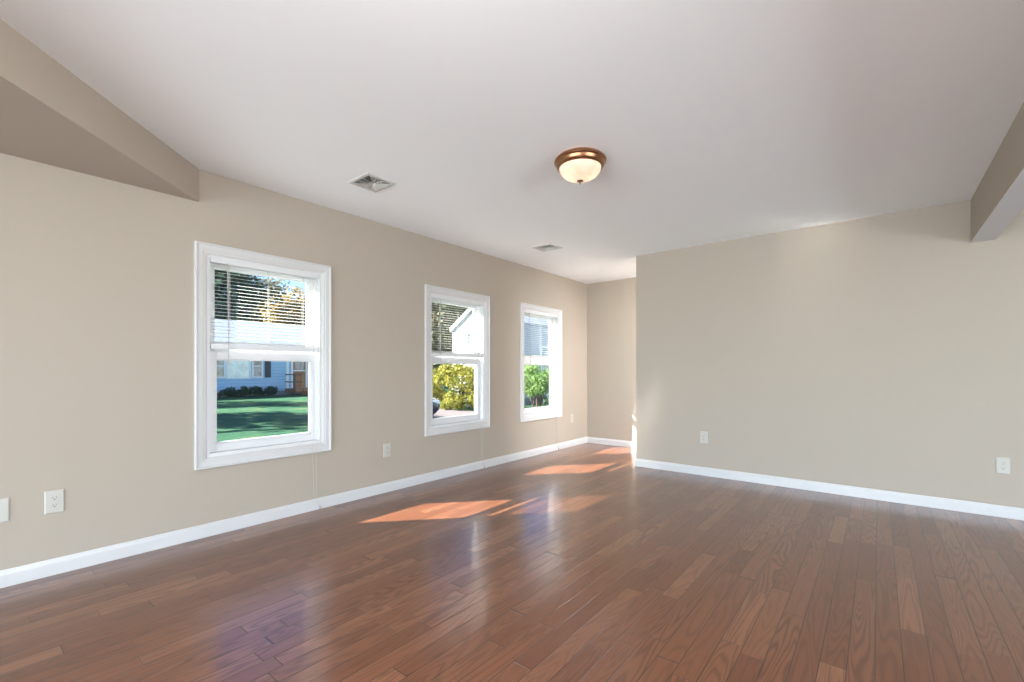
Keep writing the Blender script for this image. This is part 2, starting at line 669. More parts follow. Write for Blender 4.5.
# ---- baseboards: moulded profile swept along the walls
def baseboard(name, p0, p1, nrm, label, ends=(0, 0)):
    prof = [(0, 0), (0.013, 0), (0.013, 0.062), (0.0115, 0.068), (0.0085, 0.074), (0.007, 0.083), (0.005, 0.087), (0, 0.087)]
    p0, p1 = Vector((*p0, 0)), Vector((*p1, 0))
    n_ = Vector((*nrm, 0))
    d = (p1 - p0).normalized()
    n = len(prof)
    v = []
    for p, e in ((p0, ends[0]), (p1, -ends[1])):
        for o_, z in prof:
            v.append(p + n_ * o_ + d * (o_ * e) + Vector((0, 0, z)))
    f = [tuple(range(n)), tuple(range(2 * n - 1, n - 1, -1))]
    f += [(i, n + i, n + (i + 1) % n, (i + 1) % n) for i in range(n)]
    o = MB().add(v, f).build(name, M['trim'])
    return tag(o, label, 'baseboard', kind='structure')


baseboard('baseboard_left', (XL, YE), (XL, YB), (1, 0), 'long white baseboard under the windows', (1, 1))
baseboard('baseboard_back', (XL, YB), (0.38, YB), (0, -1), 'short white baseboard in the far alcove', (1, 1))
baseboard('baseboard_return', (XC, YR + 0.12), (XC, YR), (-1, 0), 'white baseboard round the end of the right wall', (0, -1))
baseboard('baseboard_right', (XC, YR), (XE, YR), (0, -1), 'long white baseboard on the blank right wall', (-1, 1))


# ---- windows
def frame_ring(y0, y1, z0, z1, prof):
    """mitred picture-frame moulding on the left wall: prof = (inset from the outer edge, projection)"""
    mb = MB()
    n = len(prof)
    rings = []
    for ins, pr in prof:
        x = XL + pr
        rings.append([(x, y0 + ins, z0 + ins), (x, y1 - ins, z0 + ins), (x, y1 - ins, z1 - ins), (x, y0 + ins, z1 - ins)])
    v = [p for r_ in rings for p in r_]
    f = []
    for k in range(n):
        k2 = (k + 1) % n
        for i in range(4):
            j = (i + 1) % 4
            f.append((k * 4 + i, k * 4 + j, k2 * 4 + j, k2 * 4 + i))
    mb.add(v, f)
    return mb


def sash_mb(y0, y1, z0, z1, xa, xb, st, rb, rt):
    """four bars with a stepped glazing bead"""
    mb = MB()
    mb.box((xa, y0, z0), (xb, y0 + st, z1)).box((xa, y1 - st, z0), (xb, y1, z1))
    mb.box((xa, y0 + st, z0), (xb, y1 - st, z0 + rb)).box((xa, y0 + st, z1 - rt), (xb, y1 - st, z1))
    xm = (xa + xb) / 2
    b = 0.009
    for (ya, yb_, za, zb_) in ((y0 + st, y0 + st + b, z0 + rb, z1 - rt), (y1 - st - b, y1 - st, z0 + rb, z1 - rt),
                               (y0 + st, y1 - st, z0 + rb, z0 + rb + b), (y0 + st, y1 - st, z1 - rt - b, z1 - rt)):
        mb.box((xm - 0.010, ya, za), (xm + 0.010, yb_, zb_))
    return mb


casing_prof = [(0.0, 0.0), (0.0, 0.020), (0.003, 0.023), (0.011, 0.023), (0.015, 0.017), (0.046, 0.015),
               (0.050, 0.012), (0.064, 0.010), (0.068, 0.006), (CAS, 0.005), (CAS, -0.004), (CAS - 0.002, 0.0)]
win_labels = ['nearest and largest looking white window, blue house outside', 'middle white window, yellow-green hedge outside',
              'farthest white window, green tree outside, nearest the corner']
for i, y0 in enumerate(WIN_Y0):
    t = thing('window_%d' % (i + 1), (XL, y0 + WIN_W / 2, WIN_Z0), win_labels[i], 'window', 'double hung windows in the left wall', 'structure')
    y1 = y0 + WIN_W
    frame_ring(y0, y1, WIN_Z0, WIN_Z1, casing_prof).build('casing', M['trim'], t)
    a, b, za, zc = y0 + CAS, y1 - CAS, WIN_Z0 + CAS, WIN_Z1 - CAS
    jm = MB()
    tk = 0.018
    jm.box((XL - 0.139, a, za), (XL, a + tk, zc)).box((XL - 0.139, b - tk, za), (XL, b, zc))
    jm.box((XL - 0.139, a + tk, za), (XL, b - tk, za + 0.022)).box((XL - 0.139, a + tk, zc - tk), (XL, b - tk, zc))
    for (ya, yb_) in ((a + tk, a + tk + 0.010), (b - tk - 0.010, b - tk)):   # sash stops
        jm.box((XL - 0.040, ya, za + 0.022), (XL - 0.030, yb_, zc - tk))
        jm.box((XL - 0.084, ya, za + 0.022), (XL - 0.078, yb_, zc - tk))
        jm.box((XL - 0.135, ya, za + 0.022), (XL - 0.120, yb_, zc - tk))
    jm.build('jamb', M['vinyl'], t)
    ia, ib = a + tk + 0.001, b - tk - 0.001
    lo = sash_mb(ia, ib, za + 0.0225, 1.243, XL - 0.0775, XL - 0.0405, 0.048, 0.055, 0.054).build('lower_sash', M['vinyl'], t, bevel=0.002)
    MB().box((XL - 0.061, ia + 0.04, za + 0.07), (XL - 0.057, ib - 0.04, 1.195)).build('pane', M['glass'], lo)
    lk = MB()
    yc = (ia + ib) / 2
    lk.lathe([(0.011, 0), (0.011, 0.008)], (XL - 0.055, yc, 1.2435), 16).box((XL - 0.062, yc - 0.006, 1.2435), (XL - 0.046, yc + 0.03, 1.2475))
    lk.build('sash_lock', M['vinyl'], lo)
    up = sash_mb(ia, ib, 1.21, zc - tk - 0.0005, XL - 0.1195, XL - 0.0845, 0.048, 0.06, 0.045).build('upper_sash', M['vinyl'], t, bevel=0.002)
    MB().box((XL - 0.104, ia + 0.04, 1.26), (XL - 0.100, ib - 0.04, zc - tk - 0.038)).build('pane', M['glass'], up)

# ================================================================== BLINDS (half lowered on each window)
SLAT_P = 0.0245


def make_blind(y0, label, SLAT_TILT):
    a, b = y0 + CAS + 0.022, y0 + WIN_W - CAS - 0.022
    zt_ = WIN_Z1 - CAS - 0.0185
    xc = XL - 0.0145
    t = thing('window_blind', (xc, (a + b) / 2, 1.26), label, 'blind', 'white mini blinds')
    h = MB()
    h.extrude([(xc - 0.0125, a, zt_), (xc - 0.0125, a, zt_ - 0.026), (xc + 0.0105, a, zt_ - 0.026), (xc + 0.0125, a, zt_ - 0.023), (xc + 0.0125, a, zt_)], (0, b - a, 0))
    h.build('headrail', M['vinyl'], t)
    sl = MB()
    z = zt_ - 0.026 - 0.014
    zlow = 1.322
    n = int((z - zlow) / SLAT_P)
    for k in range(n + 1):
        zz = z - k * SLAT_P
        pts = []
        for q in range(5):
            u = -0.0115 + 0.023 * q / 4
            crown = 0.0016 * (1 - (u / 0.0115) ** 2)
            # room-side edge lower than the outer edge
            pts.append((xc + u * math.cos(SLAT_TILT) + crown * math.sin(SLAT_TILT), zz - u * math.sin(SLAT_TILT) + crown * math.cos(SLAT_TILT)))
        v = [(x, a + 0.003, zv) for x, zv in pts] + [(x, b - 0.003, zv) for x, zv in pts]
        th = 0.0004
        v += [(x, y, zv - th) for x, y, zv in v]
        f = [(q, q + 1, q + 6, q + 5) for q in range(4)] + [(q + 10, q + 15, q + 16, q + 11) for q in range(4)]
        f += [(q, q + 10, q + 11, q + 1) for q in range(4)] + [(q + 5, q + 6, q + 16, q + 15) for q in range(4)]
        f += [(0, 5, 15, 10), (4, 14, 19, 9)]
        sl.add(v, f)
    for k in range(6):      # the slats gathered on the bottom rail
        zz = 1.2945 + 0.0028 * k
        sl.box((xc - 0.0115, a + 0.003, zz), (xc + 0.0115, b - 0.003, zz + 0.0012))
    sl.build('slats', M['slat'], t, smooth=True)
    br = MB()
    br.extrude([(xc - 0.0115, a + 0.002, 1.260), (xc + 0.0095, a + 0.002, 1.257), (xc + 0.0115, a + 0.002, 1.261), (xc + 0.0115, a + 0.002, 1.292), (xc - 0.0115, a + 0.002, 1.292)], (0, b - a - 0.004, 0))
    rail = br.build('bottom_rail', M['vinyl'], t)
    for fr in (0.16, 0.5, 0.84):
        yy = a + (b - a) * fr
        MB().box((xc + 0.0117, yy - 0.007, 1.263), (xc + 0.0135, yy + 0.007, 1.288)).build('end_button', M['vinyl'], rail)
        lc = MB()
        for dx in (-0.0128, 0.0128):
            lc.tube([(xc + dx, yy - 0.003, 1.292), (xc + dx, yy - 0.003, zt_ - 0.026)], 0.0009, 5)
        lc.tube([(xc, yy, 1.292), (xc, yy, zt_ - 0.026)], 0.0011, 5)
        lc.build('ladder_cord', M['cord'], t)
    wy = a + 0.10
    wd = MB()
    wd.tube([(xc + 0.02, wy, zt_ - 0.02), (xc + 0.026, wy, zt_ - 0.05), (xc + 0.029, wy + 0.006, 1.18)], [0.0022, 0.0032, 0.0032], 6)
    wd.lathe([(0.0032, 0), (0.0048, 0.004), (0.0048, 0.026), (0.0032, 0.03)], (xc + 0.029, wy + 0.006, 1.155), 8)
    wd.build('tilt_wand', M['wand'], t)
    cyy = b - 0.035
    cd = MB()
    xo = XL + 0.029
    cd.tube([(xc + 0.014, cyy, zt_ - 0.015), (xo, cyy + 0.002, zt_ - 0.16), (xo, cyy, 0.9), (xo, cyy - 0.004, 0.40), (xo - 0.004, cyy + 0.002, 0.11), (XL + 0.022, cyy + 0.03, 0.02)], 0.0012, 5)
    cd.tube([(xc + 0.014, cyy - 0.02, zt_ - 0.015), (xo, cyy - 0.022, zt_ - 0.16), (xo, cyy - 0.028, 0.9), (xo, cyy - 0.032, 0.40), (xo - 0.004, cyy - 0.02, 0.11), (XL + 0.024, cyy + 0.024, 0.02)], 0.0012, 5)
    lift = cd.build('lift_cord', M['cord'], t)
    ts = MB().lathe([(0.003, 0), (0.0065, 0.004), (0.0055, 0.022), (0.002, 0.03)], (XL + 0.0235, cyy + 0.03, 0.0005), 10)
    ts.build('tassel', M['wand'], lift)
    return t


bl_labels = ['white mini blind half lowered on the nearest window', 'white mini blind half lowered on the middle window',
             'white mini blind half lowered on the window nearest the corner']
for y0, lb, tl in zip(WIN_Y0, bl_labels, (14, 1, 1)):
    make_blind(y0, lb, R(tl))


# ================================================================== OUTLETS
def make_outlet(c, axis, label, wdt=0.078, hgt=0.124, blank=False):
    """axis 'x': on the left wall facing +X; 'y': on the right wall facing -Y"""
    def P(s, d, z):
        return (c[0] + d, c[1] + s, c[2] + z) if axis == 'x' else (c[0] + s, c[1] - d, c[2] + z)
    t = thing('wall_outlet', (c[0], c[1], c[2] - hgt / 2), label, 'outlet', 'ivory wall plates')
    mb = MB()
    w2, h2 = wdt / 2, hgt / 2
    loops = [(0, w2, h2), (0.003, w2, h2), (0.0062, w2 - 0.005, h2 - 0.005)]
    v = []
    for d, a_, b_ in loops:
        v += [P(-a_, d, -b_), P(a_, d, -b_), P(a_, d, b_), P(-a_, d, b_)]
    f = [(3, 2, 1, 0), (8, 9, 10, 11)]
    for k in range(2):
        f += [(k * 4 + i, k * 4 + (i + 1) % 4, k * 4 + 4 + (i + 1) % 4, k * 4 + 4 + i) for i in range(4)]
    mb.add(v, f).build('cover_plate', M['plate'], t)
    if blank:
        for s in (-0.03, 0.03):
            MB().lathe([(0.003, 0), (0.003, 0.0012)], P(0, 0.0062, s), 12, 'x' if axis == 'x' else 'y').build('screw', M['plate'], t)
        return t
    for s in (0.0195, -0.0195):
        pts = []
        for k in range(24):
            q = 2 * math.pi * k / 24
            yy, zz = 0.0172 * math.cos(q), 0.0172 * math.sin(q)
            zz = max(-0.0135, min(0.0135, zz))
            pts.append((yy, zz))
        lo_ = [P(yy, 0.0058, s + zz) for yy, zz in pts]
        vec = Vector(P(0, 0.0088, 0)) - Vector(P(0, 0.0058, 0))
        r_ = MB().extrude(lo_, vec).build('receptacle', M['plate'], t)
        sm = MB()
        for dy, hh in ((-0.0063, 0.0075), (0.0063, 0.0062)):
            sm.box(P(dy - 0.0011, 0.0086, s + 0.0035 - hh / 2), P(dy + 0.0011, 0.0092, s + 0.0035 + hh / 2))
        sm.box(P(-0.0026, 0.0086, s - 0.0092), P(0.0026, 0.0092, s - 0.0044))
        sm.build('slots', M['dark'], r_)
    MB().lathe([(0.0028, 0.0), (0.0028, 0.0014 if axis == 'x' else -0.0014)], P(0, 0.0062, 0), 12, axis).build('screw', M['plate'], t)
    return t


make_outlet((XL, 0.150, 0.394), 'x', 'blank ivory wall plate cut off by the left photo edge', blank=True)
make_outlet((XL, 0.353, 0.397), 'x', 'ivory duplex outlet on the left wall before the nearest window')
make_outlet((XL, 2.503, 0.382), 'x', 'ivory duplex outlet between the nearest and middle windows')
make_outlet((XL, 5.713, 0.405), 'x', 'ivory duplex outlet between the farthest window and the corner')
make_outlet((-1.436, YR, 0.402), 'y', 'ivory duplex outlet low on the right wall near its outer corner')
make_outlet((0.731, YR, 0.391), 'y', 'ivory duplex outlet on the right wall below the beam')


# ================================================================== CEILING LIGHT
LX, LY = -1.452, 2.473
t = thing('ceiling_light', (LX, LY, H), 'lit flush mount ceiling light with copper ring and frosted bowl', 'ceiling light')
MB().lathe([(0.142, 0), (0.150, -0.008), (0.158, -0.015), (0.162, -0.022), (0.161, -0.029), (0.155, -0.032), (0.152, -0.038), (0.149, -0.050), (0.143, -0.060),
            (0.136, -0.064), (0.127, -0.064), (0.127, -0.010)], (LX, LY, H - 0.0002), 64, cap=False).build('mounting_ring', M['bronze'], t, smooth=True)
MB().lathe([(0.128, -0.008), (0.02, -0.008), (0.001, -0.008)], (LX, LY, H), 48, cap=False).build('pan', M['vent'], t)
dome = []
for k in range(15):
    q = k / 14 * math.pi / 2
    dome.append((max(0.130 * math.cos(q), 0.004), -0.060 - 0.084 * math.sin(q) ** 1.0))
MB().lathe(dome, (LX, LY, H), 64, cap=False).build('glass_bowl', M['dome'], t, smooth=True)
fin = MB().lathe([(0.003, 0.004), (0.018, 0.003), (0.021, -0.001), (0.017, -0.005), (0.006, -0.008), (0.0035, -0.012), (0.0055, -0.016), (0.004, -0.021), (0.001, -0.023)],
                 (LX, LY, H - 0.144), 24)
fin.build('finial', M['nickel'], t, smooth=True)
for sx in (-1, 1):
    bx, by, bz = LX + sx * 0.048, LY + sx * 0.034, H - 0.052
    prof = [(0.001, 0.026)] + [(0.026 * math.sin(math.pi * k / 10), 0.026 * math.cos(math.pi * k / 10)) for k in range(1, 10)] + [(0.001, -0.026)]
    b_ = MB().lathe(prof, (bx, by, bz), 16, cap=False).build('bulb', M['bulb'], t, smooth=True)
    ld = bpy.data.lights.new('bulb_light', 'POINT')
    ld.energy = 0.15
    ld.color = (1.0, 0.86, 0.68)
    ld.shadow_soft_size = 0.012
    lo_ = bpy.data.objects.new('bulb_light', ld)
    lo_.location = (bx - LX, by - LY, bz - 0.03 - H)
    COL.objects.link(lo_)
    lo_.parent = t


# ================================================================== CEILING VENTS (four-way registers)
def make_vent(cx, cy_, label, sx=0.25, sy=0.235):
    t = thing('ceiling_vent', (cx, cy_, H), label, 'vent', 'four-way ceiling vents')
    hx, hy = sx / 2, sy / 2
    ring = [(0, 0.0), (0, 0.003), (0.006, 0.009), (0.026, 0.010), (0.028, 0.004), (0.028, 0.0)]
    v, f = [], []
    for ins, d in ring:
        v += [(cx - hx + ins, cy_ - hy + ins, H - d), (cx + hx - ins, cy_ - hy + ins, H - d), (cx + hx - ins, cy_ + hy - ins, H - d), (cx - hx + ins, cy_ + hy - ins, H - d)]
    for k in range(len(ring) - 1):
        f += [(k * 4 + i, k * 4 + (i + 1) % 4, k * 4 + 4 + (i + 1) % 4, k * 4 + 4 + i) for i in range(4)]
    MB().add(v, f).build('frame', M['vent'], t)
    MB().box((cx - hx + 0.025, cy_ - hy + 0.025, H - 0.0035), (cx + hx - 0.025, cy_ + hy - 0.025, H - 0.0005)).build('duct_opening', M['dark'], t)
    # concentric blades, each side tilted outwards
    nb = 5
    for side in range(4):
        mb = MB()
        for k in range(nb):
            r0 = 0.016 + k * 0.0155
            r1 = r0 + (0.0125 if side % 2 else 0.0158)
            zt2, zb2 = H - 0.0045, H - (0.0155 if side % 2 else 0.0080)

            def q(a_, b_):
                u_, w_ = [(a_, b_), (-b_, a_), (-a_, -b_), (b_, -a_)][side]
                return cx + u_ * hx / 0.125 * 1.0, cy_ + w_ * hy / 0.125
            p = [q(r0, -r0 * 0.97), q(r0, r0 * 0.97), q(r1, r1 * 0.97), q(r1, -r1 * 0.97)]
            vv = [(*p[0], zt2), (*p[1], zt2), (*p[2], zb2), (*p[3], zb2)]
            vv += [(x, y, z + 0.0008) for x, y, z in vv]
            mb.add(vv, [(0, 1, 2, 3), (7, 6, 5, 4), (0, 4, 5, 1), (1, 5, 6, 2), (2, 6, 7, 3), (3, 7, 4, 0)])
        for s in (-0.33, 0.33):
            a0 = [q(0.03, 0.03 * s), q(0.094, 0.094 * s)]
            mb.tube([(*a0[0], H - 0.010), (*a0[1], H - 0.010)], 0.0022, 4)
        mb.build('louvre', M['vent'], t)
    MB().box((cx - 0.017, cy_ - 0.017, H - 0.007), (cx + 0.017, cy_ + 0.017, H - 0.0045)).build('centre_cap', M['vent'], t)
    return t


make_vent(-2.783, 1.868, 'square white ceiling vent nearer the camera, above the nearest window')
make_vent(-2.785, 4.045, 'square white ceiling vent farther away, past the ceiling light')


# ================================================================== OUTSIDE
def bar_box(mb, x0, x1, y0, y1, z0, z1):
    return mb.box((x0, y0, z0), (x1, y1, z1))


def house_window(parent, face, u0, u1, z0, z1, pos, pane, rail=True, tw=0.09):
    """face 'x': wall at X=pos facing +X, spans Y; 'y': wall at Y=pos facing -Y, spans X"""
    def B(mb, a, b, za, zb_, d0, d1):
        if face == 'x':
            mb.box((pos + d0, a, za), (pos + d1, b, zb_))
        else:
            mb.box((a, pos - d0, za), (b, pos - d1, zb_))
    m = MB()
    B(m, u0 - tw, u0, z0 - tw, z1 + tw, 0, 0.05)
    B(m, u1, u1 + tw, z0 - tw, z1 + tw, 0, 0.05)
    B(m, u0, u1, z0 - tw, z0, 0, 0.06)
    B(m, u0, u1, z1, z1 + tw, 0, 0.05)
    if rail:
        zm = (z0 + z1) / 2
        B(m, u0, u1, zm - 0.025, zm + 0.025, 0.0, 0.035)
    w_ = m.build('window', M['house_trim'], parent)
    p_ = MB()
    B(p_, u0 + 0.001, u1 - 0.001, z0 + 0.001, z1 - 0.001, 0.002, 0.02)
    p_.build('pane', pane, w_)
    return w_


# ---- blue ranch house across the lawn
hx0, hx1, hy0, hy1 = -36.5, -28.5, 4.0, 19.0
t = thing('house', (-32.5, 11.5, GZ), 'pale blue ranch house across the lawn, seen through the nearest window', 'house')
ev, rg = 2.55, 4.2
b = MB()
xm = (hx0 + hx1) / 2
loop = [(hx0, hy0, GZ + 0.25), (hx1, hy0, GZ + 0.25), (hx1, hy0, ev), (xm, hy0, rg - 0.12), (hx0, hy0, ev)]
b.extrude(loop, (0, hy1 - hy0, 0)).build('wall', M['blue_siding'], t)
MB().box((hx0 + 0.03, hy0 + 0.03, GZ - 0.2), (hx1 - 0.03, hy1 - 0.03, GZ + 0.25)).build('foundation', M['concrete'], t)
s = (rg - ev) / (xm - hx0)
ov = 0.45
for nm, xe, sg in (('roof', hx1 + ov, 1), ('roof', hx0 - ov, -1)):
    ze = ev - s * ov
    MB().extrude([(xe, hy0 - 0.35, ze), (xm, hy0 - 0.35, rg), (xm, hy0 - 0.35, rg + 0.13), (xe, hy0 - 0.35, ze + 0.13)], (0, hy1 - hy0 + 0.7, 0)).build(nm, M['roof_grey'], t)
MB().box((hx1 + ov, hy0 - 0.35, ev - s * ov - 0.06), (hx1 + ov + 0.03, hy1 + 0.35, ev - s * ov + 0.14)).build('gutter', M['house_trim'], t)
MB().box((hx1 + 0.001, hy0, ev - 0.22), (hx1 + ov, hy1, ev - 0.19)).build('eave_soffit', M['house_trim'], t)
house_window(t, 'x', 9.12, 9.58, 0.74, 1.95, hx1, M['pane'])
house_window(t, 'x', 9.78, 10.90, 0.70, 1.95, hx1, M['curtain'], rail=False)
house_window(t, 'x', 11.12, 11.56, 0.74, 1.95, hx1, M['pane'])
sh = MB().box((hx1 + 0.001, 11.76, 0.66), (hx1 + 0.04, 12.10, 2.02))
for k in range(16):
    sh.box((hx1 + 0.04, 11.80, 0.72 + 0.078 * k), (hx1 + 0.052, 12.06, 0.76 + 0.078 * k))
sh.build('shutter', M['shutter'], t)
dm = MB().box((hx1 + 0.002, 13.42, 0.0), (hx1 + 0.04, 14.22, 2.02)).build('door', M['door_wood'], t)
MB().box((hx1 + 0.041, 13.54, 1.15), (hx1 + 0.05, 14.10, 1.85)).build('pane', M['pane'], dm)
MB().box((hx1 + 0.041, 13.46, 1.03), (hx1 + 0.055, 14.18, 1.12)).build('rail', M['house_trim'], dm)
MB().box((hx1, 13.30, 0.0), (hx1 + 0.06, 13.419, 2.14)).box((hx1, 14.221, 0.0), (hx1 + 0.06, 14.34, 2.14)).box((hx1, 13.419, 2.021), (hx1 + 0.06, 14.221, 2.14)).build('door_casing', M['house_trim'], t)
MB().box((hx1 - 0.001, 13.02, GZ + 0.25), (hx1 + 0.05, 13.16, ev)).build('corner_board', M['house_trim'], t)
st = MB()
for k in range(8):
    st.box((hx1 + 0.02 + k * 0.15, 12.95, -0.06), (hx1 + 0.16 + k * 0.15, 14.9, -0.02))
st.box((hx1 + 0.02, 12.95, -0.22), (hx1 + 1.22, 14.9, -0.06))
st.build('stoop', M['deck_wood'], t)
for k in range(2):
    MB().box((hx1 + 1.22 + k * 0.28, 13.5, -0.20 - 0.1 * k), (hx1 + 1.52 + k * 0.28, 14.6, -0.15 - 0.1 * k)).box((hx1 + 1.24 + k * 0.28, 13.52, GZ), (hx1 + 1.26 + k * 0.28, 14.58, -0.20 - 0.1 * k)).build('step', M['deck_wood'], t)
for yy, mm in ((12.97, 'deck_dark'), (13.48, 'deck_wood'), (14.82, 'deck_wood')):
    MB().box((hx1 + 1.12, yy - 0.05, GZ), (hx1 + 1.22, yy + 0.05, 0.86)).box((hx1 + 1.105, yy - 0.065, 0.86), (hx1 + 1.235, yy + 0.065, 0.89)).build('post', M[mm], t)
MB().box((hx1 + 0.05, 12.94, 0.80), (hx1 + 1.12, 13.0, 0.86)).box((hx1 + 1.14, 13.02, 0.80), (hx1 + 1.20, 13.43, 0.86)).box((hx1 + 1.14, 13.02, 0.36), (hx1 + 1.20, 13.43, 0.42)).box((hx1 + 0.05, 12.94, 0.36), (hx1 + 1.12, 13.0, 0.42)).build('railing', M['deck_dark'], t)

# ---- white cape house with a steep gable
gx0, gx1, gy0, gy1 = -16.1, -11.75, 15.3, 24.5
t = thing('house', ((gx0 + gx1) / 2, 20.0, GZ), 'white steep gabled house behind the hedge, seen through the middle window', 'house')
xm = (gx0 + gx1) / 2
ev, s = 3.0, 0.67
rg = ev + s * (xm - gx0)
MB().extrude([(gx0, gy0, GZ + 0.3), (gx1, gy0, GZ + 0.3), (gx1, gy0, ev), (xm, gy0, rg), (gx0, gy0, ev)], (0, gy1 - gy0, 0)).build('wall', M['white_siding'], t)
MB().box((gx0 + 0.03, gy0 + 0.03, GZ - 0.2), (gx1 - 0.03, gy1 - 0.03, GZ + 0.3)).build('foundation', M['concrete'], t)
ov, yo = 0.03, 0.10
for sg in (-1, 1):
    xe = gx0 - ov if sg < 0 else gx1 + ov
    ze = ev - s * ov
    zr = rg + 0.02
    MB().extrude([(xe, gy0 - yo, ze + 0.03), (xm, gy0 - yo, zr + 0.03), (xm, gy0 - yo, zr + 0.16), (xe, gy0 - yo, ze + 0.16)], (0, gy1 - gy0 + 2 * yo, 0)).build('roof', M['roof_slate'], t)
    MB().extrude([(xe, gy0 - yo - 0.03, ze - 0.02), (xm, gy0 - yo - 0.03, zr - 0.02), (xm, gy0 - yo - 0.03, zr + 0.17), (xe, gy0 - yo - 0.03, ze + 0.17)], (0, 0.029, 0)).build('rake_board', M['house_trim'], t)
    MB().extrude([(xe, gy0 - yo, ze - 0.02), (xm, gy0 - yo, zr - 0.02), (xm, gy0 - yo, zr + 0.025), (xe, gy0 - yo, ze + 0.025)], (0, yo - 0.002, 0)).build('eave_soffit', M['soffit_grey'], t)
house_window(t, 'y', -15.02, -14.74, 2.22, 2.86, gy0, M['pane'], tw=0.05)
house_window(t, 'x', 16.6, 17.5, 0.9, 2.1, gx1, M['pane'])
house_window(t, 'x', 19.6, 20.5, 0.9, 2.1, gx1, M['pane'])
house_window(t, 'y', -14.3, -13.5, 0.7, 1.9, gy0, M['pane'])

# ---- a dark car parked on the driveway, nose towards the room
car = thing('car', (-11.7, 7.8, GZ + 0.02), 'dark navy sedan nosing in at the lower left of the middle window', 'car')
cw = 0.88
prof = [  # (x along car from nose 0 to tail 4.4, hood/top height, half width factor)
    (0.00, 0.42, 0.62, 0.70), (0.06, 0.34, 0.68, 0.82), (0.25, 0.25, 0.74, 0.93), (0.7, 0.20, 0.82, 0.99), (1.3, 0.20, 0.90, 1.0), (2.2, 0.20, 0.92, 1.0),
    (3.2, 0.20, 0.93, 1.0), (3.9, 0.22, 0.92, 0.97), (4.25, 0.28, 0.88, 0.90), (4.38, 0.38, 0.80, 0.80)]
XN, YN, ZN = -9.4, 7.8, GZ + 0.02
v, f = [], []
NS = 12
for px_, zb_, zt_, wf in prof:
    hw = cw * wf
    ring = [(-hw * 0.82, zb_), (-hw * 0.97, zb_ + 0.08), (-hw, (zb_ + zt_) / 2), (-hw * 0.96, zt_ - 0.09), (-hw * 0.86, zt_ - 0.02), (-hw * 0.45, zt_ + 0.02),
            (hw * 0.45, zt_ + 0.02), (hw * 0.86, zt_ - 0.02), (hw * 0.96, zt_ - 0.09), (hw, (zb_ + zt_) / 2), (hw * 0.97, zb_ + 0.08), (hw * 0.82, zb_)]
    v += [(XN - px_, YN + y, ZN + z) for y, z in ring]
for k in range(len(prof) - 1):
    f += [(k * NS + i, k * NS + (i + 1) % NS, (k + 1) * NS + (i + 1) % NS, (k + 1) * NS + i) for i in range(NS)]
f += [tuple(range(NS)), tuple(range((len(prof) - 1) * NS, len(prof) * NS))]
MB().add(v, f).build('body', M['car_paint'], car, smooth=True)
cab = [(1.35, 0.90, 0.80), (2.0, 1.33, 0.66), (2.9, 1.38, 0.64), (3.75, 0.93, 0.78)]
v = []
for px_, z_, wf in cab:
    v += [(XN - px_, YN - cw * wf, ZN + z_), (XN - px_, YN + cw * wf, ZN + z_)]
v += [(XN - 1.35, YN - cw * 0.84, ZN + 0.86), (XN - 1.35, YN + cw * 0.84, ZN + 0.86), (XN - 3.75, YN - cw * 0.84, ZN + 0.86), (XN - 3.75, YN + cw * 0.84, ZN + 0.86)]
MB().add(v, [(0, 1, 3, 2), (2, 3, 5, 4), (4, 5, 7, 6), (0, 2, 4, 6, 10, 8), (1, 9, 11, 7, 5, 3), (8, 10, 11, 9), (0, 8, 9, 1), (6, 7, 11, 10)]).build('cabin_glass', M['car_glass'], car, bevel=0.04)
MB().extrude([(XN - 1.95, YN - 0.62, ZN + 1.335), (XN - 2.1, YN - 0.62, ZN + 1.40), (XN - 2.85, YN - 0.62, ZN + 1.415), (XN - 3.0, YN - 0.62, ZN + 1.35)], (0, 1.24, 0)).build('roof', M['car_paint'], car, bevel=0.01)
for px_ in (0.85, 3.55):
    for sg in (-1, 1):
        yc = YN + sg * (cw - 0.11)
        wl_ = MB().lathe([(0.2, -0.1), (0.30, -0.1), (0.32, -0.07), (0.32, 0.07), (0.30, 0.1), (0.2, 0.1)], (XN - px_, yc, ZN + 0.32), 24, 'y').build('wheel', M['rubber'], car, smooth=True)
        MB().lathe([(0.05, 0.0), (0.19, 0.0), (0.2, 0.01), (0.19, 0.02), (0.05, 0.02)], (XN - px_, yc + sg * 0.1 - (0.02 if sg < 0 else 0), ZN + 0.32), 20, 'y').build('hubcap', M['alloy'], wl_, smooth=True)
for sg in (-1, 1):
    MB().box((XN - 0.16, YN + sg * 0.44, ZN + 0.56), (XN + 0.0, YN + sg * 0.66, ZN + 0.66)).build('headlight', M['lamp_clear'], car, bevel=0.02)
MB().box((XN - 0.04, YN - 0.36, ZN + 0.44), (XN + 0.012, YN + 0.36, ZN + 0.56)).build('grille', M['dark'], car, bevel=0.01)


